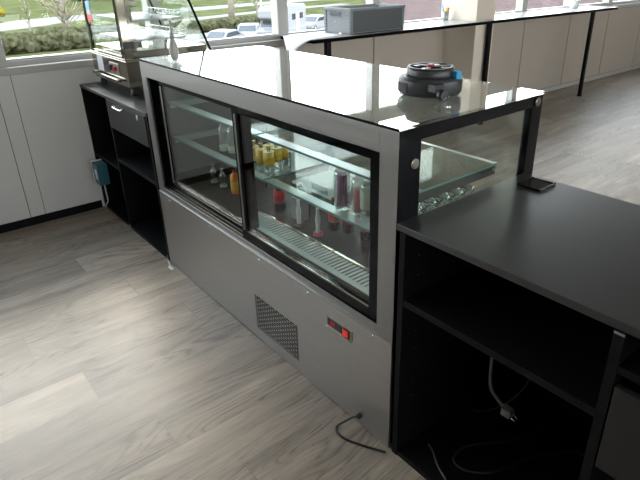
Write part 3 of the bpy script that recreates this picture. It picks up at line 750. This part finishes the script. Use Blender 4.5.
for q in range(16):
    a = q*2.4; r1 = .03+.05*random.random(); h1 = .12+.10*random.random()
    b0 = Vector((-2.87, 6.22, zt+.085)); tip = b0+Vector((r1*math.cos(a), r1*math.sin(a), h1)); sd = Vector((-math.sin(a), math.cos(a), 0))*.012
    mid = (b0+tip)/2+Vector((.006*math.cos(a), .006*math.sin(a), .01))
    k.prism([b0, mid-sd, tip, mid+sd], (0, 0, .0015), 'leaf')
k.build('leaves', pt)

# ------------------------------------------------------------------ unseen ceiling lamps added for fill light
lab = ['added ceiling fill lamp over the display case', 'added ceiling fill lamp over the window bar', 'added ceiling fill lamp near the far wall', 'added ceiling fill lamp over the open floor', 'added ceiling fill lamp behind the photographer', 'added ceiling fill lamp by the right wall']
for q, (x, y) in enumerate(((1.4, 2.6), (.2, 5.2), (.2, 8.6), (2.8, 5.2), (-.4, -3.2), (2.9, -2.2))):
    t = thing('fill_lamp', lab[q], 'lamp', (x, y, 2.9), 'added ceiling fill lamps')
    k = MB(); k.box((x-.30, y-.30, 2.885), (x+.30, y+.30, 2.90), 'white', .002); k.build('lamp_frame', t)
    k = MB(); k.box((x-.28, y-.28, 2.880), (x+.28, y+.28, 2.886), 'lamp'); k.build('diffuser', t)

# ------------------------------------------------------------------ outdoors (ground lies 4.2 m below the room floor)
G = -4.2
k = MB(); k.box((-260, -120, G-.5), (-4.5, 260, G), 'grass'); struct(k.build('ground'), 'lawn outside the windows', 'ground')
def strip(name, pts, w, m, z, label):
    k = MB(); L_, R_ = [], []
    for i, p in enumerate(pts):
        a = Vector(pts[max(i-1, 0)]); b = Vector(pts[min(i+1, len(pts)-1)]); d = (b-a).normalized(); n_ = Vector((-d.y, d.x))*w[i]/2
        L_.append(Vector(p)+n_); R_.append(Vector(p)-n_)
    for i in range(len(pts)-1):
        k.prism([(*L_[i], z-.05), (*L_[i+1], z-.05), (*R_[i+1], z-.05), (*R_[i], z-.05)], (0, 0, .05), m)
    return struct(k.build(name), label, 'road')
strip('footpath', [(-58, -30), (-59.5, 0), (-60.8, 9.3), (-64.5, 18), (-68.5, 28), (-73, 38), (-78, 52), (-82, 70)], [4.5, 4.5, 4.2, 3, 3, 3, 3, 3], 'road', G+.03, 'pale footpath crossing the lawn')
strip('road', [(-64, -40), (-70, -5), (-77, 12), (-85, 19), (-88, 26), (-90, 40), (-96, 60), (-104, 90)], [8, 8, 7, 9, 9, 7, 7, 7], 'road', G+.05, 'pale road bending behind the lawn')
k = MB(); k.prism([(-36, 12, G), (-52, 22, G), (-56, 34, G), (-54, 44, G), (-50, 48, G), (-20, 34, G), (-20, 14, G)], (0, 0, .04), 'road'); struct(k.build('parking_area'), 'pale parking area below the windows', 'road')
k = MB(); k.prism([(-52, 50, G), (-100, 90, G), (-100, 160, G), (-20, 160, G), (-20, 36, G)], (0, 0, .06), 'paving'); struct(k.build('brick_paving'), 'reddish grey paved yard outside the right windows', 'road')
def blob(name, x0, x1, y0, y1, h, m, label, cat, n=90, rr=.5):
    k = MB(); 
    for i in range(n):
        c = Vector((random.uniform(x0, x1), random.uniform(y0, y1), G+random.uniform(.2, h-.3)))
        r = random.uniform(.6, 1.1)*rr; b = bmesh.ops.create_icosphere(k.bm, subdivisions=2, radius=r)
        for v in b['verts']: v.co = v.co*random.uniform(.85, 1.15)+c
        for f in {f for v in b['verts'] for f in v.link_faces}: f.material_index = k.mi(m)
    return tag(k.build(name), label, cat)
blob('hedge', -52.5, -50, 2, 20, 1.5, 'hedge', 'long clipped olive hedge at the near edge of the lawn, left windows', 'hedge', 320, .6)
blob('hedge', -55, -54, 23, 36, 1.2, 'hedge', 'low dark hedge behind the parked cars', 'hedge', 200, .5)
blob('flowering_bush', -101, -98, 12.5, 16.5, 1.6, 'forsythia', 'yellow flowering bush by the road bend', 'bush', 40, .6)
blob('distant_hedge', -150, -140, 40, 130, 7, 'hedge', 'brownish tree belt far beyond the lawn', 'hedge', 260, 2.6)
def tree(x, y, h, r, label, twig=60, spread=1.0):
    t = thing('bare_tree', label, 'tree', (x, y, G), None)
    k = MB(); k.cyl((x, y, G), (x+.1, y+.1, G+h*.5), r, 'bark', 10, r*.75); k.cyl((x+.1, y+.1, G+h*.5), (x, y+.1, G+h), r*.75, 'bark', 10, r*.2); k.build('trunk', t)
    k = MB()
    for i in range(twig):
        z = G+h*random.uniform(.12, .95); a = random.uniform(0, 2*PI); l = spread*random.uniform(.8, 2.6)
        p0 = Vector((x+.05, y+.05, z)); p1 = p0+Vector((l*math.cos(a), l*math.sin(a), l*random.uniform(.5, 1.3)))
        k.cyl(p0, p1, .06, 'twig', 5, .02)
        for q in range(3):
            a2 = a+random.uniform(-1, 1); pm = p0.lerp(p1, random.uniform(.3, .9))
            k.cyl(pm, pm+Vector((math.cos(a2), math.sin(a2), random.uniform(.3, 1.2)))*l*.4, .03, 'twig', 4, .012)
    k.build('branches', t)
tree(-53.5, 13.2, 11, .35, 'bushy bare tree standing in front of the lawn, seen in the left window', 150, 1.0)
tree(-62, 34.6, 10, .42, 'tall bare tree trunk on the lawn beyond the parked cars', 30, .6)
tree(-66, 31.0, 5, .13, 'thin young tree left of the tall trunk', 14, .5)
tree(-64, 39.5, 5, .13, 'thin young tree right of the tall trunk', 14, .5)
tree(-57, 11.0, 4, .10, 'small sapling beside the bushy tree', 10, .4)
lp_ = thing('lamp_post', 'slim pale lamp post beside the parking area', 'lamp post', (-45.7, 28.6, G))
k = MB(); k.cyl((-45.7, 28.6, G), (-45.7, 28.6, G+8), .09, 'frame_paint', 10, .06); k.build('pole', lp_)
k = MB(); k.box((-45.95, 28.4, G+8), (-45.2, 28.8, G+8.15), 'frame_paint', .02); k.build('lamp_head', lp_)
# vehicles: side profile along -Y (nose towards -Y)
def wheels(t, x0, x1, ys, r, z):
    for y in ys:
        for x in (x0, x1):
            k = MB(); k.lathe([(r, -.11), (r, .11)], 'tyre', (x, y, z+r), 20, axis='x'); k.lathe([(r*.55, -.12), (r*.55, .12)], 'shelf_grey', (x, y, z+r), 14, axis='x'); k.build('wheel', t)
def car(cx_, cy_, label, z=G+.05, rz=0):
    t = thing('parked_car', label, 'car', (cx_, cy_, z), 'white cars parked outside')
    w = .88
    prof = [(-2.15, .30), (-2.18, .62), (-1.95, .78), (-1.15, .90), (-.55, 1.38), (.95, 1.44), (1.65, 1.05), (2.1, .98), (2.18, .55), (2.12, .28)]
    k = MB(); k.prism([(cx_-w, cy_+a, z+b) for a, b in prof], (2*w, 0, 0), 'car_white')
    bmesh.ops.bevel(k.bm, geom=list(k.bm.edges), offset=.06, segments=2, affect='EDGES'); k.build('body', t)
    k = MB()
    for x in (cx_-w-.012, cx_+w-.002): k.prism([(x, cy_-.98, z+.95), (x, cy_-.48, z+1.30), (x, cy_+.85, z+1.35), (x, cy_+1.42, z+1.04)], (.014, 0, 0), 'car_glass')
    k.prism([(cx_-w+.12, cy_-1.16, z+.925), (cx_+w-.12, cy_-1.16, z+.925), (cx_+w-.18, cy_-.60, z+1.375), (cx_-w+.18, cy_-.60, z+1.375)], (0, -.02, .012), 'car_glass')
    k.prism([(cx_-w+.15, cy_+1.62, z+1.10), (cx_+w-.15, cy_+1.62, z+1.10), (cx_+w-.2, cy_+1.0, z+1.43), (cx_-w+.2, cy_+1.0, z+1.43)], (0, .02, .012), 'car_glass')
    k.build('windows', t); wheels(t, cx_-w+.10, cx_+w-.10, (cy_-1.38, cy_+1.32), .31, z)
    t.rotation_euler = (0, 0, rz); return t
car(-40.6, 21.5, 'white car parked lowest, left of the van like camper', rz=.5)
car(-43.9, 26.0, 'white car parked beside the motorhome nose', rz=.9)
car(-47.2, 36.0, 'white car parked behind the motorhome, left of the grey crate', rz=.4)
mx, my = -42.3, 28.6
mh = thing('motorhome', 'white motorhome with overcab bed parked outside', 'motorhome', (mx, my, G+.05))
z = G+.05; w = 1.12
k = MB(); prof = [(-3.1, .35), (-3.15, .95), (-2.35, 1.25), (-2.0, 1.85), (-2.75, 2.05), (-2.75, 2.65), (-2.2, 2.95), (2.9, 2.95), (3.05, 2.8), (3.05, .40)]
k.prism([(mx-w, my+a, z+b) for a, b in prof], (2*w, 0, 0), 'car_white'); bmesh.ops.bevel(k.bm, geom=list(k.bm.edges), offset=.07, segments=2, affect='EDGES'); k.build('body', mh)
k = MB(); k.prism([(mx-w+.15, my-2.36, z+1.29), (mx+w-.15, my-2.36, z+1.29), (mx+w-.2, my-2.06, z+1.82), (mx-w+.2, my-2.06, z+1.82)], (0, -.03, .01), 'car_glass'); k.build('windscreen', mh)
k = MB()
for x in (mx-w-.012, mx+w-.003): k.prism([(x, my-2.15, z+1.28), (x, my-1.92, z+1.78), (x, my-1.35, z+1.78), (x, my-1.35, z+1.22)], (.016, 0, 0), 'car_glass')
k.build('cab_window', mh)
for (a, b) in ((-.4, .4), (1.4, 2.2)):
    k = MB(); k.box((mx+w-.003, my+a, z+1.75), (mx+w+.015, my+b, z+2.25), 'car_glass', .01); k.build('side_window', mh)
k = MB(); k.box((mx+w-.003, my+.65, z+.55), (mx+w+.012, my+1.2, z+2.3), 'white', .01); k.build('entry_door', mh)
k = MB(); k.box((mx+w-.003, my-1.0, z+1.0), (mx+w+.006, my+2.9, z+1.12), 'crate'); k.build('grey_stripe', mh)
mh.rotation_euler = (0, 0, math.radians(32))
wheels(mh, mx-w+.15, mx+w-.15, (my-2.2, my+1.6), .36, z)

for o_ in bpy.data.objects:
    if '_o' in o_: del o_['_o']

# ------------------------------------------------------------------ light
w = bpy.data.worlds.new('sky'); S.world = w; w.use_nodes = True
nt = w.node_tree; bg = nt.nodes['Background']
tc = nt.nodes.new('ShaderNodeTexCoord'); sp = nt.nodes.new('ShaderNodeSeparateXYZ'); nt.links.new(tc.outputs['Generated'], sp.inputs[0])
cr_ = nt.nodes.new('ShaderNodeValToRGB'); nt.links.new(sp.outputs[2], cr_.inputs[0])
cr_.color_ramp.elements[0].position = 0; cr_.color_ramp.elements[0].color = (1, 1, 1, 1)
cr_.color_ramp.elements[1].position = .8; cr_.color_ramp.elements[1].color = (.72, .82, .95, 1)
nt.links.new(cr_.outputs[0], bg.inputs[0]); bg.inputs[1].default_value = 7

sl = bpy.data.lights.new('hazy_sun', 'SUN'); sl.energy = 1.5; sl.angle = math.radians(14); sl.color = (1, .86, .70)
so_ = bpy.data.objects.new('hazy_sun', sl); COL.objects.link(so_)
so_.rotation_euler = Vector((1.18, -.20, -1.0)).to_track_quat('-Z', 'Y').to_euler(); so_.location = (-20, 5, 20)

# ------------------------------------------------------------------ camera
yaw, pit, rol = 2.44716553, -.430249501, -.0143039056
F = Vector((math.cos(pit)*math.cos(yaw), math.cos(pit)*math.sin(yaw), math.sin(pit)))
r0 = F.cross(Vector((0, 0, 1))).normalized(); u0 = r0.cross(F)
R_ = r0*math.cos(rol)+u0*math.sin(rol); U_ = -r0*math.sin(rol)+u0*math.cos(rol)
cam = bpy.data.cameras.new('camera'); co = bpy.data.objects.new('camera', cam); COL.objects.link(co)
mat = Matrix((R_, U_, -F)).transposed().to_4x4(); mat.translation = Vector((1.01815373, -1.06430938, 1.58300939)); co.matrix_world = mat
cam.sensor_width = 36; cam.lens = 546.149/640*36; cam.shift_x = -19.935/640; cam.shift_y = -19.489/640; cam.clip_start = .02; cam.clip_end = 600
S.camera = co
S.cycles.transparent_max_bounces = 24
S.cycles.max_bounces = 10; S.cycles.diffuse_bounces = 5; S.cycles.glossy_bounces = 6
vs = S.view_settings; vs.view_transform = 'Standard'; vs.look = 'None'; vs.gamma = 1; vs.use_curve_mapping = False; vs.exposure = 0.50
